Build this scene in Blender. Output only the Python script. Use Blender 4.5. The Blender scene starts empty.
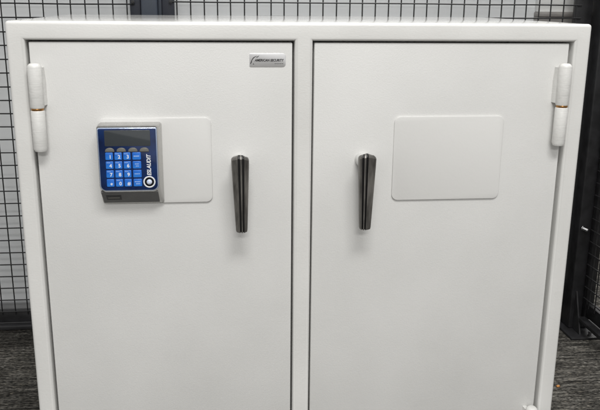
import bpy, bmesh, math, random
from mathutils import Vector, Matrix

random.seed(7)
S = bpy.context.scene
COL = S.collection
ZO = 0.90            # height of the top of the safe above the floor; z values below are given from the safe's top
PI = math.pi
WORLD = {}           # world position of every object's origin

# ------------------------------------------------------------------ objects
def link(name, data, loc=(0, 0, 0), parent=None):
    o = bpy.data.objects.new(name, data)
    COL.objects.link(o)
    loc = Vector(loc)
    WORLD[o.name] = loc
    if parent is not None:
        o.parent = parent
        o.location = loc - WORLD[parent.name]
    else:
        o.location = loc
    return o

def tag(o, label=None, cat=None, group=None, kind=None):
    if label: o['label'] = label
    if cat: o['category'] = cat
    if group: o['group'] = group
    if kind: o['kind'] = kind
    return o

def empty(name, loc):
    o = link(name, None, (loc[0], loc[1], loc[2] + ZO))
    o.empty_display_size = 0.05
    return o

def build(name, bm, mats, parent=None, smooth=35):
    """links a bmesh (coordinates with z from the safe's top) as one mesh object, origin in its middle"""
    if not isinstance(mats, (list, tuple)): mats = [mats]
    bmesh.ops.recalc_face_normals(bm, faces=bm.faces[:])
    lo = Vector((min(v.co[i] for v in bm.verts) for i in range(3)))
    hi = Vector((max(v.co[i] for v in bm.verts) for i in range(3)))
    c = (lo + hi) / 2
    for v in bm.verts: v.co -= c
    me = bpy.data.meshes.new(name)
    bm.to_mesh(me); bm.free()
    for m in mats: me.materials.append(m)
    for p in me.polygons: p.use_smooth = True
    me.set_sharp_from_angle(angle=math.radians(smooth))
    return link(name, me, (c.x, c.y, c.z + ZO), parent)

# ------------------------------------------------------------------ shapes
def loft(bm, rings, cap=True, mat=0):
    vs = [[bm.verts.new(p) for p in r] for r in rings]
    n = len(rings[0]); fs = []
    for a, b in zip(vs, vs[1:]):
        for i in range(n):
            fs.append(bm.faces.new((a[i], a[(i + 1) % n], b[(i + 1) % n], b[i])))
    if cap:
        fs.append(bm.faces.new(vs[0][::-1])); fs.append(bm.faces.new(vs[-1]))
    for f in fs: f.material_index = mat
    return fs

def box(bm, x0, x1, y0, y1, z0, z1, bev=0.0, seg=2, mat=0):
    b = bmesh.new()
    vs = [b.verts.new((x, y, z)) for x in (x0, x1) for y in (y0, y1) for z in (z0, z1)]
    for q in ((0, 1, 3, 2), (4, 6, 7, 5), (0, 4, 5, 1), (2, 3, 7, 6), (0, 2, 6, 4), (1, 5, 7, 3)):
        b.faces.new([vs[i] for i in q])
    bmesh.ops.recalc_face_normals(b, faces=b.faces[:])
    if bev: bmesh.ops.bevel(b, geom=b.edges[:], offset=bev, segments=seg, profile=0.5, affect='EDGES')
    merge(bm, b, mat)

def merge(bm, b, mat=None):
    if mat is not None:
        for f in b.faces: f.material_index = mat
    me = bpy.data.meshes.new('tmp'); b.to_mesh(me); b.free()
    bm.from_mesh(me); bpy.data.meshes.remove(me)

def rrect(x0, x1, z0, z1, r, n=6):
    """rounded rectangle in x,z; r = one radius or (bottom left, bottom right, top right, top left)"""
    if not isinstance(r, (tuple, list)): r = (r,) * 4
    out = []
    for (cx, cz, a0, rr) in ((x0 + r[0], z0 + r[0], PI, r[0]), (x1 - r[1], z0 + r[1], 1.5 * PI, r[1]),
                             (x1 - r[2], z1 - r[2], 0, r[2]), (x0 + r[3], z1 - r[3], .5 * PI, r[3])):
        for k in range(n + 1):
            a = a0 + .5 * PI * k / n
            out.append((cx + rr * math.cos(a), cz + rr * math.sin(a)))
    return out

def slab(bm, outline, yb, yf, bev=0.0, mat=0):
    """flat plate facing -y from yb (back) to yf (front) with a softened front edge"""
    def ring(y, ins):
        if not ins: return [(x, y, z) for x, z in outline]
        n = len(outline); r = []
        for i in range(n):
            x, z = outline[i]; xa, za = outline[i - 1]; xb, zb = outline[(i + 1) % n]
            t = Vector((xb - xa, zb - za))
            t = t.normalized() if t.length > 1e-9 else Vector((1, 0))
            r.append((x - t.y * ins, y, z + t.x * ins))
        return r
    rings = [ring(yb, 0)]
    if bev:
        for k in range(4):
            a = .5 * PI * k / 3
            rings.append(ring(yf + bev * (1 - math.sin(a)), bev * (1 - math.cos(a))))
    else:
        rings.append(ring(yf, 0))
    loft(bm, rings, mat=mat)

def tube(bm, p0, p1, r, n=8, cap=True, mat=0, r2=None):
    p0, p1 = Vector(p0), Vector(p1); d = (p1 - p0).normalized()
    u = d.orthogonal().normalized(); v = d.cross(u)
    def ring(p, rr): return [p + u * (rr * math.cos(2 * PI * k / n)) + v * (rr * math.sin(2 * PI * k / n)) for k in range(n)]
    loft(bm, [ring(p0, r), ring(p1, r if r2 is None else r2)], cap, mat)

def lathe(bm, base, axis, prof, n=28, mat=0):
    base = Vector(base); d = Vector(axis).normalized()
    u = d.orthogonal().normalized(); v = d.cross(u)
    rings = [[base + d * h + u * (r * math.cos(2 * PI * k / n)) + v * (r * math.sin(2 * PI * k / n)) for k in range(n)] for r, h in prof]
    loft(bm, rings, True, mat)

def annulus(bm, cx, cz, r0, r1, yb, yf, n=40, mat=0):
    def c(r, y): return [(cx + r * math.cos(2 * PI * k / n), y, cz + r * math.sin(2 * PI * k / n)) for k in range(n)]
    m = (r1 - r0) * .25
    loft(bm, [c(r1, yb), c(r1, yf + m), c(r1 - m, yf), c(r0 + m, yf), c(r0, yf + m), c(r0, yb)], False, mat)

def text(bm, s, x, z, y, size, mat=0, rot=0, shear=0, bold=0, align='LEFT', width=None, depth=.00012):
    """lettering standing in front of a face that looks towards -y"""
    cu = bpy.data.curves.new('t', 'FONT'); cu.body = s; cu.size = size; cu.shear = shear; cu.offset = bold
    cu.align_x = align; cu.align_y = 'CENTER'; cu.extrude = depth; cu.resolution_u = 3
    o = bpy.data.objects.new('t', cu); COL.objects.link(o)
    dg = bpy.context.evaluated_depsgraph_get()
    me = bpy.data.meshes.new_from_object(o.evaluated_get(dg))
    bpy.data.objects.remove(o); bpy.data.curves.remove(cu)
    if width:
        xs = [v.co.x for v in me.vertices]; k = width / (max(xs) - min(xs))
        for v in me.vertices: v.co.x *= k
    me.transform(Matrix.Translation((x, y, z)) @ Matrix.Rotation(PI / 2, 4, 'X') @ Matrix.Rotation(rot, 4, 'Z'))
    n0 = len(bm.faces); bm.from_mesh(me); bm.faces.ensure_lookup_table()
    for f in bm.faces[n0:]: f.material_index = mat
    bpy.data.meshes.remove(me)

# ------------------------------------------------------------------ materials
def mat(name, col, rough=.5, metal=0., spec=.5, coat=0.):
    m = bpy.data.materials.new(name); m.use_nodes = True
    p = m.node_tree.nodes['Principled BSDF']
    p.inputs['Base Color'].default_value = (*col, 1); p.inputs['Roughness'].default_value = rough
    p.inputs['Metallic'].default_value = metal; p.inputs['Specular IOR Level'].default_value = spec
    if coat: p.inputs['Coat Weight'].default_value = coat; p.inputs['Coat Roughness'].default_value = .05
    return m

def nodes(m):
    nt = m.node_tree
    return nt, nt.nodes, nt.links, nt.nodes['Principled BSDF']

def bump(m, layers, dist=.001):
    """layers: (scale, strength, stretch xyz) of noise added as chained bumps"""
    nt, N, L, p = nodes(m)
    tc = N.new('ShaderNodeTexCoord'); prev = None
    for sc, st, stretch in layers:
        mp = N.new('ShaderNodeMapping'); mp.inputs['Scale'].default_value = stretch
        L.new(tc.outputs['Object'], mp.inputs['Vector'])
        nz = N.new('ShaderNodeTexNoise'); nz.inputs['Scale'].default_value = sc; nz.inputs['Detail'].default_value = 3
        L.new(mp.outputs[0], nz.inputs['Vector'])
        b = N.new('ShaderNodeBump'); b.inputs['Strength'].default_value = st; b.inputs['Distance'].default_value = dist
        L.new(nz.outputs['Fac'], b.inputs['Height'])
        if prev: L.new(prev.outputs[0], b.inputs['Normal'])
        prev = b
    L.new(prev.outputs[0], p.inputs['Normal'])
    return m

def vary(m, a, b, scale, stretch=(1, 1, 1), lo=.35, hi=.65, detail=4, rough=None):
    nt, N, L, p = nodes(m)
    tc = N.new('ShaderNodeTexCoord'); mp = N.new('ShaderNodeMapping'); mp.inputs['Scale'].default_value = stretch
    nz = N.new('ShaderNodeTexNoise'); nz.inputs['Scale'].default_value = scale; nz.inputs['Detail'].default_value = detail
    r = N.new('ShaderNodeValToRGB')
    r.color_ramp.elements[0].position = lo; r.color_ramp.elements[1].position = hi
    r.color_ramp.elements[0].color = (*a, 1); r.color_ramp.elements[1].color = (*b, 1)
    L.new(tc.outputs['Object'], mp.inputs['Vector']); L.new(mp.outputs[0], nz.inputs['Vector'])
    L.new(nz.outputs['Fac'], r.inputs['Fac']); L.new(r.outputs['Color'], p.inputs['Base Color'])
    if rough:
        mr = N.new('ShaderNodeMapRange'); mr.inputs['To Min'].default_value = rough[0]; mr.inputs['To Max'].default_value = rough[1]
        L.new(nz.outputs['Fac'], mr.inputs['Value']); L.new(mr.outputs[0], p.inputs['Roughness'])
    return m

M = {}
M['paint'] = bump(vary(mat('white_powder_coat', (.7, .69, .66), .38), (.665, .664, .648), (.715, .713, .698), 5, detail=7, rough=(.26, .56)),
                  [(420, .22, (1, 1, 1)), (150, .10, (1, 1, 1)), (9, .16, (1, 1, 1))])
M['paint_frame'] = bump(vary(mat('white_frame_coat', (.74, .735, .7), .3), (.72, .717, .697), (.765, .762, .742), 8, rough=(.2, .36)),
                  [(380, .18, (.6, 1, 1.3)), (120, .08, (.6, 1, 1.5))])
M['paint_top'] = bump(mat('white_top_coat', (.74, .737, .717), .10, coat=.3), [(60, .006, (1, 1, 1))])
M['plate'] = bump(mat('white_cover_plate', (.71, .707, .69), .36), [(300, .12, (1, 1, 1)), (14, .18, (1, 1, 1))])
M['hinge'] = bump(mat('white_hinge_coat', (.74, .737, .715), .4), [(230, .3, (.2, .2, 2.2)), (110, .5, (1, 1, 1))])
M['brass'] = mat('brass', (.42, .22, .08), .3, 1.)
M['seal'] = mat('dark_seal', (.015, .015, .015), .6)
M['gunmetal'] = bump(vary(mat('gunmetal', (.2, .19, .18), .36, .5), (.085, .081, .074), (.21, .20, .185), 120, (1, 1, .22), rough=(.28, .5)), [(260, .2, (1, 1, .1))])
M['groove'] = mat('black_groove', (.004, .004, .004), .5)
M['housing'] = bump(vary(mat('brushed_housing', (.5, .49, .48), .3, 1.), (.46, .455, .445), (.54, .535, .52), 30, (6, 1, .3), rough=(.2, .32)), [(220, .03, (3, 1, .3))])
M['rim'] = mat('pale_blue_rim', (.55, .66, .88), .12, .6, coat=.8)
M['navy'] = vary(mat('navy_overlay', (.004, .014, .07), .14, coat=.5), (.002, .008, .04), (.006, .036, .155), 26, lo=.3, hi=.75)
M['glass'] = bump(mat('display_glass', (.045, .052, .058), .12, coat=.6), [(34, .35, (3.2, 1, .35))])
M['softkey'] = bump(mat('grey_soft_key', (.17, .165, .145), .4, .3), [(500, .2, (1, 1, 1))])
M['key'] = vary(mat('blue_key', (.03, .19, .64), .3, coat=.25), (.010, .12, .56), (.03, .22, .74), 60)
M['white'] = mat('white_print', (.82, .84, .86), .5)
M['pale'] = mat('pale_blue_print', (.40, .56, .85), .5)
M['black'] = mat('black_gloss', (.004, .004, .005), .2)
M['globe'] = vary(mat('pale_globe', (.62, .70, .86), .2, coat=.5), (.45, .56, .80), (.82, .86, .93), 300)
M['print'] = mat('black_print', (.012, .012, .014), .5)
M['badge'] = bump(mat('silver_badge', (.86, .86, .87), .28, .75), [(26, .5, (1, 1, .2))])
M['blackmetal'] = bump(vary(mat('black_powder_coat', (.014, .014, .015), .4), (.011, .011, .012), (.02, .02, .022), 30, rough=(.3, .5)), [(300, .2, (1, 1, 1))])
M['slate'] = bump(vary(mat('slate_blue_coat', (.045, .055, .075), .36), (.04, .05, .068), (.052, .062, .083), 20, (1, 1, .3)), [(300, .15, (1, 1, 1))])
M['navymetal'] = bump(mat('navy_coat', (.020, .023, .034), .36), [(300, .15, (1, 1, 1))])
M['wire'] = mat('black_wire', (.010, .010, .011), .45)
M['bolt'] = vary(mat('zinc_bolt', (.3, .3, .3), .42, .8), (.12, .12, .125), (.28, .28, .28), 200)
M['wall'] = bump(vary(mat('grey_wall_paint', (.66, .68, .69), .6), (.76, .78, .79), (.80, .82, .83), 5), [(420, .12, (1, 1, 1)), (60, .1, (1, 1, 1))])
M['base'] = bump(vary(mat('grey_vinyl_base', (.26, .265, .27), .35), (.24, .245, .25), (.29, .295, .30), 14, (1, 1, 4)), [(200, .1, (1, 1, 1))])
M['panel'] = bump(mat('white_board', (.86, .865, .85), .4), [(200, .06, (1, 1, 1))])
M['taupe'] = bump(vary(mat('taupe_rail', (.27, .255, .24), .5), (.25, .235, .225), (.32, .305, .29), 40, (.5, 1, 3)), [(200, .1, (1, 1, 1))])
M['crumb'] = mat('orange_crumb', (.50, .22, .06), .7)

def carpet():
    m = mat('grey_loop_carpet', (.05, .048, .045), .95, spec=.1)
    nt, N, L, p = nodes(m)
    tc = N.new('ShaderNodeTexCoord')
    def noise(scale, stretch, detail=3, rough=.6):
        mp = N.new('ShaderNodeMapping'); mp.inputs['Scale'].default_value = stretch
        L.new(tc.outputs['Object'], mp.inputs['Vector'])
        nz = N.new('ShaderNodeTexNoise'); nz.inputs['Scale'].default_value = scale
        nz.inputs['Detail'].default_value = detail; nz.inputs['Roughness'].default_value = rough
        L.new(mp.outputs[0], nz.inputs['Vector']); return nz
    def ramp(src, stops):
        r = N.new('ShaderNodeValToRGB'); cr = r.color_ramp
        while len(cr.elements) < len(stops): cr.elements.new(.5)
        for e, (pos, c) in zip(cr.elements, stops): e.position = pos; e.color = (*c, 1)
        L.new(src.outputs['Fac'], r.inputs['Fac']); return r
    def mix(a, b, f, mode='MIX'):
        x = N.new('ShaderNodeMixRGB'); x.blend_type = mode
        L.new(a.outputs['Color'], x.inputs['Color1']); L.new(b.outputs['Color'], x.inputs['Color2'])
        if isinstance(f, float): x.inputs['Fac'].default_value = f
        else: L.new(f.outputs['Color'], x.inputs['Fac'])
        return x
    streak = ramp(noise(1, (10, 125, 10), 4), [(.30, (.012, .0115, .011)), (.50, (.052, .050, .046)), (.66, (.15, .144, .132))])
    tuft = ramp(noise(1, (95, 230, 95), 3), [(.36, (.22, .22, .22)), (.60, (1.5, 1.48, 1.44))])
    body = mix(streak, tuft, 1.0, 'MULTIPLY')
    fl = ramp(noise(1, (70, 260, 70), 2, .5), [(.58, (0, 0, 0)), (.72, (.7, .7, .7))])
    tint = ramp(noise(1, (14, 30, 14), 2), [(.40, (.28, .25, .20)), (.62, (.42, .405, .37))])
    L.new(mix(body, tint, fl).outputs['Color'], p.inputs['Base Color'])
    hb = noise(1, (120, 240, 120), 3)
    b = N.new('ShaderNodeBump'); b.inputs['Strength'].default_value = .9; b.inputs['Distance'].default_value = .004
    L.new(hb.outputs['Fac'], b.inputs['Height']); L.new(b.outputs[0], p.inputs['Normal'])
    return m
M['carpet'] = carpet()

# ------------------------------------------------------------------ setting
bm = bmesh.new()
vs = [bm.verts.new(p) for p in ((-6, -6, -.9), (6, -6, -.9), (6, 6, -.9), (-6, 6, -.9))]; bm.faces.new(vs)
tag(build('floor', bm, M['carpet']), kind='structure')

wall = empty('wall', (0, .96, -.9))
tag(wall, 'pale grey painted wall behind the black wire mesh fence', 'wall')
bm = bmesh.new(); box(bm, -5, .942, .90, 1.02, -.9, 1.9, .003); build('wall_face', bm, M['wall'], wall)
bm = bmesh.new(); box(bm, -5, .9405, .888, .8995, -.9, -.815, .004); build('baseboard', bm, M['base'], wall)

board = empty('wall_panel', (.845, .89, -.02))
tag(board, 'white panel with a taupe bottom rail on the wall above the safe\'s right corner', 'wall panel')
bm = bmesh.new(); box(bm, .748, .9395, .878, .8995, .0088, 1.0, .002); build('panel_face', bm, M['panel'], board)
bm = bmesh.new(); box(bm, .746, .9400, .868, .8995, -.004, .0083, .0012); box(bm, .746, .9400, .872, .8995, -.030, -.0045, .0012)
build('bottom_rail', bm, M['taupe'], board)

# ------------------------------------------------------------------ mesh fence
P = .0341
def wires(bm, a0, a1, z0, z1, pa, pz, plane, axis, r=.0018):
    """square welded mesh between a0..a1 along the axis and z0..z1"""
    rnd = random.Random(int(a0 * 1000) + 5)
    def pt(a, z, off): return (a, plane + off, z) if axis == 'x' else (plane + off, a, z)
    k = math.ceil((a0 - pa) / P)
    while pa + k * P < a1:
        a = pa + k * P; j = [rnd.uniform(-.0017, .0017) for _ in range(5)]
        pts = [pt(a + j[i], z0 + (z1 - z0) * i / 4, 0) for i in range(5)]
        for p, q in zip(pts, pts[1:]): tube(bm, p, q, r, 6)
        k += 1
    k = math.ceil((z0 - pz) / P)
    while pz + k * P < z1:
        z = pz + k * P; j = [rnd.uniform(-.0009, .0009) for _ in range(9)]
        pts = [pt(a0 + (a1 - a0) * i / 8, z + j[i], -2 * r * .93) for i in range(9)]
        for p, q in zip(pts, pts[1:]): tube(bm, p, q, r, 6)
        k += 1

ZT, ZB0, ZB1 = 1.10, -.845, -.800
def fence_panel_x(name, label, x0, x1, w0, w1, pa, pz, stile_mat):
    """a panel in the back run of the fence: two stiles, two rails and the mesh welded on the front"""
    t = empty(name, ((x0 + x1) / 2, .785, ZB0))
    tag(t, label, 'mesh fence', 'mesh fence sections around the safe')
    for a, b, m in ((x0, x0 + w0, M[stile_mat[0]]), (x1 - w1, x1, M[stile_mat[1]])):
        bm = bmesh.new(); box(bm, a, b, .7815, .806, ZB0, ZT, .0025); build('stile', bm, m, t)
    for z0, z1 in ((ZB0 + .012, ZB1), (ZT - .045, ZT)):
        bm = bmesh.new(); box(bm, x0 + w0 + .0005, x1 - w1 - .0005, .783, .805, z0, z1, .002)
        if z0 < 0:                                        # folded lip along the bottom
            box(bm, x0 + w0 + .0005, x1 - w1 - .0005, .760, .7825, ZB0, ZB0 + .0115, .0015)
        build('rail', bm, M['blackmetal'], t)
    bm = bmesh.new(); wires(bm, x0 + w0 - .011, x1 - w1 + .011, ZB1 - .008, ZT - .036, pa, pz, .7795, 'x')
    build('wire_mesh', bm, M['wire'], t)
    k = math.ceil((-.8 - pz) / P)
    return t

fence_panel_x('mesh_fence', 'black wire mesh fence section standing left of the slate blue fence post', -1.60, -.3375, .04, .027, -.645, .0205, ('blackmetal', 'navymetal'))
fence_panel_x('mesh_fence', 'black wire mesh fence section between the slate blue post and the black corner post', -.2845, .860, .031, .045, .0258, .0277, ('navymetal', 'blackmetal'))

# panel of the return run, at right angles, coming towards the camera
t = empty('mesh_fence', (.915, -.1, ZB0))
tag(t, 'black mesh fence section turned at right angles, in front of the black corner post', 'mesh fence', 'mesh fence sections around the safe')
for a, b in ((.714, .7345), (-1.10, -1.05)):
    bm = bmesh.new(); box(bm, .900, .925, a, b, ZB0 - .012, ZT, .0025); build('stile', bm, M['blackmetal'], t)
for z0, z1 in ((ZB0, ZB1 - .005), (ZT - .045, ZT)):
    bm = bmesh.new(); box(bm, .901, .924, -1.0495, .7135, z0, z1, .002)
    if z0 < 0: box(bm, .878, .9005, -1.0495, .7135, ZB0 - .012, ZB0 - .0005, .0015)
    build('rail', bm, M['blackmetal'], t)
bm = bmesh.new(); wires(bm, -1.06, .722, ZB1 - .014, ZT - .036, .66, -.79, .8985, 'y'); build('wire_mesh', bm, M['wire'], t)

def hexbolt(bm, x, y, z, axis, r=.006, h=.006):
    lathe(bm, (x, y, z), axis, [(r * 1.5, 0), (r * 1.5, .0015), (r, .0016), (r, h - .001), (r * .8, h)], 6)

# slate blue post behind the safe
t = empty('fence_post', (-.317, .79, -.9))
tag(t, 'slate blue fence post between two mesh panels behind the top edge of the safe', 'fence post', 'posts of the mesh fence')
bm = bmesh.new(); box(bm, -.3365, -.2955, .771, .815, -.894, ZT + .02, .004, 3); box(bm, -.2950, -.2855, .792, .812, -.894, ZT, .001, 2)
build('post_tube', bm, M['slate'], t)
bm = bmesh.new(); box(bm, -.377, -.257, .73, .85, -.900, -.8945, .002); build('base_plate', bm, M['blackmetal'], t)
for bx, bz in ((-.3555, .027), (-.2625, .0285)):
    bm = bmesh.new(); hexbolt(bm, bx, .7725, bz, (0, -1, 0), .0035, .004); lathe(bm, (bx, .7813, bz), (0, -1, 0), [(.003, 0), (.003, .009)], 8)
    build('bolt', bm, M['blackmetal'], t)

# black corner post
t = empty('fence_post', (.895, .765, -.9))
tag(t, 'black corner fence post with a foot plate on the carpet beside the safe', 'fence post', 'posts of the mesh fence')
bm = bmesh.new(); box(bm, .8655, .9255, .7365, .800, -.892, ZT + .02, .004, 3); build('post_tube', bm, M['blackmetal'], t)
bm = bmesh.new(); box(bm, .845, .985, .670, .815, -.900, -.8925, .002)
build('base_plate', bm, M['blackmetal'], t)
bm = bmesh.new()                                            # folded gusset in front of the post
pts = [(.8775, .7355, -.8920), (.8775, .690, -.8920), (.8775, .7355, -.775)]
loft(bm, [pts, [(x + .004, y, z) for x, y, z in pts]])
build('gusset', bm, M['blackmetal'], t)
for p, ax in (((.908, .687, -.8924), (0, 0, 1)), ((.955, .700, -.8924), (0, 0, 1)), ((.846, .7814, -.597), (0, -1, 0)), ((.8685, .7363, -.021), (0, -1, 0))):
    bm = bmesh.new(); hexbolt(bm, *p, ax, .0052, .011); build('bolt', bm, M['bolt'], t)
bm = bmesh.new(); hexbolt(bm, .8745, .7364, -.584, (.65, -.75, -.25), .0048, .018); build('bolt', bm, M['bolt'], t)

# ------------------------------------------------------------------ the safe
safe = empty('safe', (0, .26, -.9))
tag(safe, 'white steel safe with two doors, black lever handles and a blue keypad', 'safe')
D, H = .523, .90
XS = [-.470, -.4425, -.0245, .0045, .4425, .470]
ZS = [0, -.0285, -.8715, -H]
RD = .052                                                    # depth of the door openings
bm = bmesh.new()
F = {(i, k): bm.verts.new((x, 0, z)) for i, x in enumerate(XS) for k, z in enumerate(ZS)}
B = {}
for i, x in enumerate(XS):
    for k, z in enumerate(ZS):
        if i in (0, 5) or k in (0, 3): B[i, k] = bm.verts.new((x, D, z))
for i in range(5):
    for k in range(3):
        if k == 1 and i in (1, 3): continue
        bm.faces.new((F[i, k], F[i + 1, k], F[i + 1, k + 1], F[i, k + 1]))
for i in range(5):
    for k in (0, 3): bm.faces.new((F[i, k], F[i + 1, k], B[i + 1, k], B[i, k]))
for k in range(3):
    for i in (0, 5): bm.faces.new((F[i, k], F[i, k + 1], B[i, k + 1], B[i, k]))
loopb = [B[i, 0] for i in range(6)] + [B[5, k] for k in (1, 2, 3)] + [B[i, 3] for i in (4, 3, 2, 1, 0)] + [B[0, k] for k in (2, 1)]
bm.faces.new(loopb)
for i in (1, 3):
    f = [F[i, 1], F[i + 1, 1], F[i + 1, 2], F[i, 2]]
    b = [bm.verts.new((v.co.x, RD, v.co.z)) for v in f]
    for q in range(4): bm.faces.new((f[q], f[(q + 1) % 4], b[(q + 1) % 4], b[q]))
    bm.faces.new(b)
bmesh.ops.recalc_face_normals(bm, faces=bm.faces[:])
def on(v, ax, val): return abs(v.co[ax] - val) < 1e-6
outer, inner, mull = [], [], []
for e in bm.edges:
    a, b = e.verts
    hit = lambda ax, val: on(a, ax, val) and on(b, ax, val)
    planes = sum(1 for ax, val in ((0, XS[0]), (0, XS[5]), (2, 0), (2, -H), (1, 0), (1, D)) if hit(ax, val))
    if planes >= 2: outer.append(e)
bmesh.ops.bevel(bm, geom=outer, offset=.0055, segments=4, profile=.5, affect='EDGES')
for e in bm.edges:
    a, b = e.verts
    if not (on(a, 1, 0) and on(b, 1, 0)) or len(e.link_faces) != 2 or e.calc_face_angle(0) < .5: continue
    x = (a.co.x + b.co.x) / 2
    inner.append(e)
bmesh.ops.bevel(bm, geom=inner, offset=.0055, segments=4, profile=.5, affect='EDGES')
for f in bm.faces:
    if all(abs(v.co.z) < 1e-6 for v in f.verts): f.material_index = 1
build('cabinet_body', bm, [M['paint_frame'], M['paint_top']], safe)

YD = .0075                                                   # front of the doors, a little behind the frame
doors = []
for x0, x1 in ((-.4382, -.0278), (.0078, .4366)):
    bm = bmesh.new(); box(bm, x0, x1, YD, .046, -.8675, -.0318, .0016, 3)
    d = build('door', bm, M['paint'], safe); doors.append(d)

# cover plates on the doors
for d, (x0, x1, z0, z1) in zip(doors, ((-.3400, -.1602, -.2925, -.1508), (.1440, .3328, -.2958, -.1516))):
    bm = bmesh.new(); slab(bm, rrect(x0, x1, z0, z1, .0105, 7), YD - .00002, YD - .0034, .0009)
    build('cover_plate', bm, M['plate'], d)

# hinges: two knuckles and a brass washer each
def hinge(xc, z_top, side):
    """side = +1 when the door lies at +x of the hinge"""
    t = link('hinge', None, (xc, -.010, z_top - .07 + ZO), safe)
    r = .0107; yc = -.0082
    for (za, zb, s) in ((z_top, z_top - .0690, side), (z_top - .0728, z_top - .1375, -side)):
        bm = bmesh.new()
        top = [(r * .4, 0), (r * .66, .0006), (r * .93, .0036), (r, .0062)] if za == z_top else [(r * .93, 0), (r, .0015)]
        bot = [(r, .0015), (r * .93, 0)] if za == z_top else [(r, .0045), (r * .8, 0)]
        L = za - zb
        prof = [(rr, L - h) for rr, h in top][::-1]
        lathe(bm, (xc, yc, zb), (0, 0, 1), [(rr, h) for rr, h in bot[::-1]] + prof, 28)
        # weld fillet that ties the knuckle to the door or the frame
        n = 12; rings = []
        wx = xc + s * (r + .0002)
        yb = YD if s == side else 0
        for k in range(n + 1):
            u = k / n; z = zb + .003 + (L - .010) * u
            w = (.0034 + .0006 * math.sin(9 * u + 2)) * (math.sin(PI * min(1, max(0, u * .94 + .03))) ** .35) * (1.1 - .75 * u)
            rings.append([(wx - s * .007, yb + .001, z), (wx - s * .007, yc - .001, z), (wx - s * .001, yc + .0025, z), (wx + s * w * .35, yb - .0030, z), (wx + s * w * .85, yb + .001, z)])
        loft(bm, rings)
        build('knuckle', bm, M['hinge'], t, 50)
    bm = bmesh.new(); lathe(bm, (xc, yc, z_top - .0729), (0, 0, 1), [(r * .86, 0), (r * .9, .0008), (r * .9, .0030), (r * .86, .0040)], 24)
    build('washer', bm, M['brass'], t)
for xc, s in ((-.4288, 1), (.4262, -1)):
    for zt in (-.0632, -.6985): hinge(xc, zt, s)

# lever handles
def handle(door, xc, lean, off):
    zt, zb = -.2065, -.3345
    def prof(w, t):
        c = off * w
        return [(-w, t), (-w, .0042), (-w * .93, .0018), (c - w * .37, -.0010), (c - w * .34, .0034), (c - w * .13, .0034), (c - w * .10, -.0014),
                (c + w * .10, -.0014), (c + w * .13, .0034), (c + w * .34, .0034), (c + w * .37, -.0010), (w * .93, .0018), (w, .0042), (w, t)]
    def ring(z, w, t, y, dz=0):
        cx = xc + lean * (z - zt)
        out = []
        for px, py in prof(w, t):
            out.append((cx + px, y + py, z - dz * (abs(px) / w) ** 2 * 1.0))
        return out
    rows = [(zt + .0015, .0112, .009, -.0405, .0042), (zt, .0132, .012, -.0430, .0044), (zt - .004, .0142, .014, -.0450, .003)]
    n = 8
    for k in range(1, n + 1):
        u = k / n; rows.append((zt - .004 + (zb + .005 - zt + .004) * u, .0143 + (.0095 - .0143) * (u ** 1.05), .014 - .004 * u, -.0450 + .003 * u, .003 * (1 - u)))
    rows += [(zb + .0015, .0089, .0088, -.0412, -.0003), (zb, .0074, .007, -.0395, -.0005)]
    bm = bmesh.new(); fs = loft(bm, [ring(*r) for r in rows])
    n = 14
    for i, f in enumerate(fs[:-2]):
        if i % n in (3, 4, 5, 7, 8, 9) and i % n in (4, 8): f.material_index = 1
        if i % n in (3, 9): f.material_index = 1
        if i % n in (5, 7): f.material_index = 1
    h = build('handle', bm, [M['gunmetal'], M['groove']], door, 25)
    bm = bmesh.new(); lathe(bm, (xc, YD, zt - .0175), (0, -1, 0), [(.0130, -.001), (.0126, .004), (.0116, .012), (.0108, .0235), (.0100, .025)], 32)
    build('hub', bm, M['paint'], h)
    bm = bmesh.new(); lathe(bm, (xc, YD - .0245, zt - .0175), (0, -1, 0), [(.0085, 0), (.0085, .016)], 24)
    build('shank', bm, M['gunmetal'], h)
handle(doors[0], -.1152, -.012, .08)
handle(doors[1], .0915, .004, -.36)

# badge
xa, xb, za, zb = -.0970, -.0385, -.0703, -.0487
bm = bmesh.new(); slab(bm, rrect(xa, xb, za, zb, (.002, .005, .005, .002), 5), YD - .00002, YD - .0008, .0003)
badge = build('badge', bm, M['badge'], doors[0])
yb = YD - .0009
bm = bmesh.new(); text(bm, 'AMERICAN SECURITY', xa + .0085, -.0597, yb, .0054, shear=.25, bold=.00022, width=.0475)
for k in range(5):                                             # a line of print too small to read
    slab(bm, rrect(xb - .0180 + k * .0029, xb - .0180 + k * .0029 + .0021, -.0652, -.0645, .0002, 1), yb + .0001, yb - .0001)
def stroke(bm, pts, ws, y):
    for (x0, z0), (x1, z1), w0, w1 in zip(pts, pts[1:], ws, ws[1:]):
        t = Vector((x1 - x0, z1 - z0)).normalized(); n = Vector((-t.y, t.x))
        q = [(x0 + n.x * w0, z0 + n.y * w0), (x0 - n.x * w0, z0 - n.y * w0), (x1 - n.x * w1, z1 - n.y * w1), (x1 + n.x * w1, z1 + n.y * w1)]
        slab(bm, q, y + .0001, y - .0001)
stroke(bm, [(xa + .0015, -.0653), (xa + .003, -.0625), (xa + .0038, -.0595), (xa + .0062, -.0560), (xa + .0092, -.0540), (xa + .0125, -.0527)], [.0005, .0007, .0005, .0007, .0005, .0001], yb)
stroke(bm, [(xa + .0105, -.0556), (xa + .0132, -.0542), (xa + .0158, -.0520)], [.0002, .0006, .0001], yb)
stroke(bm, [(xa + .0058, -.0650), (xa + .0072, -.0662)], [.0007, .0004], yb)
build('lettering', bm, M['print'], badge, 20)

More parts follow.
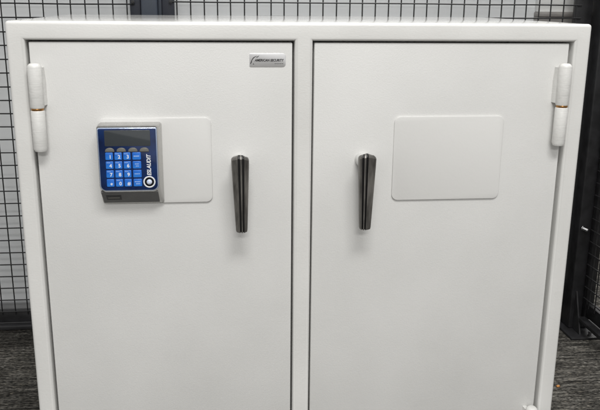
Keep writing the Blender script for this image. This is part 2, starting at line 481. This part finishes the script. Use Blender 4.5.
# ------------------------------------------------------------------ keypad
kx0, kx1, kz0, kz1 = -.3385, -.2398, -.2905, -.1572
fx0, fx1, fz0, fz1 = -.3385, -.2440, -.2640, -.1580
yK0, yK1 = YD - .0034, -.0280
bm = bmesh.new()
def kring(x0, x1, z0, z1, y, rb, rt): return [(x, y, z) for x, z in rrect(x0, x1, z0, z1, (rb, rb, rt, rt), 6)]
kr = [kring(kx0, kx1, kz0, kz1, yK0, .004, .004)]
kr.append(kring(kx0, kx1, kz0, kz1, yK0 - .004, .004, .004))
for u in (.35, .7, .95):
    e = lambda a, b: a + (b - a) * u
    kr.append(kring(e(kx0, fx0), e(kx1, fx1), e(kz0 + .001, fz0), e(kz1, fz1), yK0 - .004 + (yK1 + .001 - yK0 + .004) * u, .004 + .007 * u, .004))
kr.append(kring(fx0 + .0008, fx1 - .0008, fz0 + .0008, fz1 - .0008, yK1, .010, .0035))
loft(bm, kr)
kp = build('keypad', bm, M['housing'], safe, 40)
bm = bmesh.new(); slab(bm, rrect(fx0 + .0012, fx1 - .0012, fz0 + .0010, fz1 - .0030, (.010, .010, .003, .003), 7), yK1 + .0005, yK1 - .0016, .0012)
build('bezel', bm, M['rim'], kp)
bm = bmesh.new(); slab(bm, rrect(fx0 + .0028, fx1 - .0028, fz0 + .0027, fz1 - .0042, (.0085, .0085, .002, .002), 7), yK1 - .0012, yK1 - .0022, .0004)
build('overlay', bm, M['navy'], kp)
yo = yK1 - .0022
bm = bmesh.new(); slab(bm, rrect(-.3262, -.2555, -.1900, -.1648, .0015, 3), yo + .0004, yo - .0003, .0002)
build('display', bm, M['glass'], kp)
for cx in (-.3190, -.3012, -.2832, -.2655):                    # half-moon keys under the display
    pts = [(cx + .0072 * math.cos(a), -.1982 + .0058 * math.sin(a) ** .8) for a in [PI * k / 14 for k in range(15)]]
    pts = [(cx - .0072, -.1990)] + [(cx + .0072, -.1990)] + pts[0:]
    bm = bmesh.new(); slab(bm, pts, yo + .0003, yo - .0014, .0006)
    build('soft_key', bm, M['softkey'], kp)
cols = ((-.3262, -.3144), (-.3122, -.3006), (-.2985, -.2872), (-.2845, -.2712))
rows = ((-.2119, -.1999), (-.2262, -.2141), (-.2406, -.2284), (-.2552, -.2428))
glyph = (('1', '2', '3', None), ('4', '5', '6', None), ('7', '8', '9', None), ('*', '0', '#', None))
for r, (z0, z1) in enumerate(rows):
    for c, (x0, x1) in enumerate(cols):
        bm = bmesh.new(); slab(bm, rrect(x0, x1, z0, z1, .0014, 3), yo + .0003, yo - .0014, .0006)
        yk = yo - .00145; g = glyph[r][c]
        if g:
            dz = -.0022 if g == '*' else 0
            text(bm, g, x1 - .0043, z0 + .0048 + dz, yk, .0080 if g != '*' else .009, mat=1, bold=.00018, align='CENTER')
            if g not in '*#1':                                  # tiny letters above the digit, unreadable in the photo
                for q in range(3): slab(bm, rrect(x0 + .0016 + q * .0019, x0 + .0030 + q * .0019, z1 - .0026, z1 - .0016, .0002, 1), yk + .0001, yk - .0001, mat=2)
        else:
            for q, (w, h) in enumerate({0: ((.0088, .0018),), 1: ((.0064, .0014), (.0050, .0014)), 2: ((.0086, .0013),), 3: ((.0092, .0014), (.0068, .0016))}[r]):
                cz = (z0 + z1) / 2 + (.0016 - q * .0034 if r in (1, 3) else 0); cx = (x0 + x1) / 2 + (.0006 if q else 0); nl = 4
                for l in range(nl):
                    a = cx - w / 2 + w * l / nl
                    slab(bm, rrect(a, a + w / nl * .78, cz - h / 2, cz + h / 2, .0003, 1), yk + .0001, yk - .0001, mat=2)
        build('key', bm, [M['key'], M['white'], M['pale']], kp)
rx, rz = -.2597, -.2483
bm = bmesh.new(); annulus(bm, rx, rz, .0074, .0096, yo + .0003, yo - .0010)
text(bm, 'ESLAUDIT', rx + .0006, rz + .0104, yo - .0003, .0088, rot=PI / 2, shear=.2, bold=.00022, width=.0345)
logo = build('logo', bm, M['white'], kp, 30)
bm = bmesh.new(); lathe(bm, (rx, yo + .0002, rz), (0, -1, 0), [(.0073, 0), (.0073, .0006)], 32); build('logo_disc', bm, M['black'], logo)
bm = bmesh.new(); lathe(bm, (rx, yo - .0003, rz), (0, -1, 0), [(.0044, 0), (.0042, .0010), (.0034, .0019), (.0020, .0025), (.0006, .0027)], 24); build('logo_globe', bm, M['globe'], logo)
# dark label on the sloping underside
ya, za_, yb_, zb_ = yK0 - .004, kz0 + .001, yK1 + .001, fz0
sl = Vector((0, yb_ - ya, zb_ - za_)); sl.normalize(); nr = Vector((0, -sl.z, sl.y))
if nr.y > 0: nr = -nr
def onslope(x, u, off): 
    p = Vector((x, ya, za_)) + sl * u + nr * off
    return (x, p.y, p.z)
def slopebox(bm, x0, x1, u0, u1, a, b, mat=0):
    loft(bm, [[onslope(x, u, o) for x, u in ((x0, u0), (x1, u0), (x1, u1), (x0, u1))] for o in (a, b)], mat=mat)
M['cover'] = bump(vary(mat('dark_grey_plastic', (.05, .05, .048), .45), (.07, .07, .069), (.10, .10, .098), 40, rough=(.38, .5)), [(400, .15, (1, 1, 1))])
bm = bmesh.new()
loft(bm, [[onslope(x, u, o) for x, u in ((-.3366 + i, .0005 + i), (-.2462 - i, .0005 + i), (-.2472 - i, .0348 - i), (-.3372 + i, .0348 - i))] for o, i in ((-.003, 0), (.0002, 0), (.0007, .0006))])
build('battery_cover', bm, M['cover'], kp)
bm = bmesh.new(); slopebox(bm, -.3305, -.3070, .012, .025, -.002, .0012); slopebox(bm, -.3280, -.3095, .0172, .0196, .0010, .0014, 1)
build('battery_latch', bm, [M['groove'], M['softkey']], kp)

# crumb on the carpet
bm = bmesh.new(); bmesh.ops.create_icosphere(bm, subdivisions=2, radius=.0042)
for v in bm.verts: v.co = Vector((v.co.x * 1.3, v.co.y, v.co.z * .7)) * random.uniform(.8, 1.15) + Vector((.689, .414, -.8975))
tag(build('crumb', bm, M['crumb']), 'tiny orange crumb on the dark carpet right of the safe', 'crumb')

# ------------------------------------------------------------------ light
def lamp(name, loc, size, power, target, col=(1, .988, .968)):
    l = bpy.data.lights.new(name, 'AREA'); l.shape = 'RECTANGLE'; l.size, l.size_y = size; l.energy = power; l.color = col
    o = bpy.data.objects.new(name, l); COL.objects.link(o); o.location = (loc[0], loc[1], loc[2] + ZO)
    o.rotation_euler = (Vector(target) - Vector(loc)).to_track_quat('-Z', 'Y').to_euler()
    return o
lamp('ceiling_or_fill_light', (.10, -1.65, 1.75), (1.2, .6), 50, (.10, -1.65, 0))
lamp('ceiling_or_fill_light', (-.2, -4.2, 1.75), (1.2, .6), 100, (-.2, -4.2, 0))
lamp('ceiling_or_fill_light', (.60, .45, 1.75), (1.2, .6), 34, (.60, .30, 0))  # added fill lamp, brightens the wall and the top of the safe
lamp('ceiling_or_fill_light', (2.0, 1.5, 1.75), (1.2, .6), 45, (2.0, 1.5, 0))  # added fill lamp, lifts the carpet beyond the right fence
w = bpy.data.worlds.new('World'); S.world = w; w.use_nodes = True
bg = w.node_tree.nodes['Background']; bg.inputs[0].default_value = (1, .99, .97, 1); bg.inputs[1].default_value = .60

# ------------------------------------------------------------------ camera
cd = bpy.data.cameras.new('Camera'); cam = bpy.data.objects.new('Camera', cd); COL.objects.link(cam)
cd.sensor_width = 36; cd.lens = 756.54 / 600 * 36; cd.clip_end = 100; cd.clip_start = .02
yaw, pitch, roll = (math.radians(a) for a in (6.2739, 15.1010, .52384))
f = Vector((math.sin(yaw) * math.cos(pitch), math.cos(yaw) * math.cos(pitch), -math.sin(pitch)))
r0 = Vector((math.cos(yaw), -math.sin(yaw), 0)); u0 = r0.cross(f)
r = r0 * math.cos(roll) + u0 * math.sin(roll); u = -r0 * math.sin(roll) + u0 * math.cos(roll)
cam.matrix_world = Matrix(((r.x, u.x, -f.x, -.14881), (r.y, u.y, -f.y, -1.22531), (r.z, u.z, -f.z, .03295 + ZO), (0, 0, 0, 1)))
S.camera = cam
S.view_settings.view_transform = 'Standard'; S.view_settings.look = 'None'
S.view_settings.exposure = -0.02; S.view_settings.gamma = 1
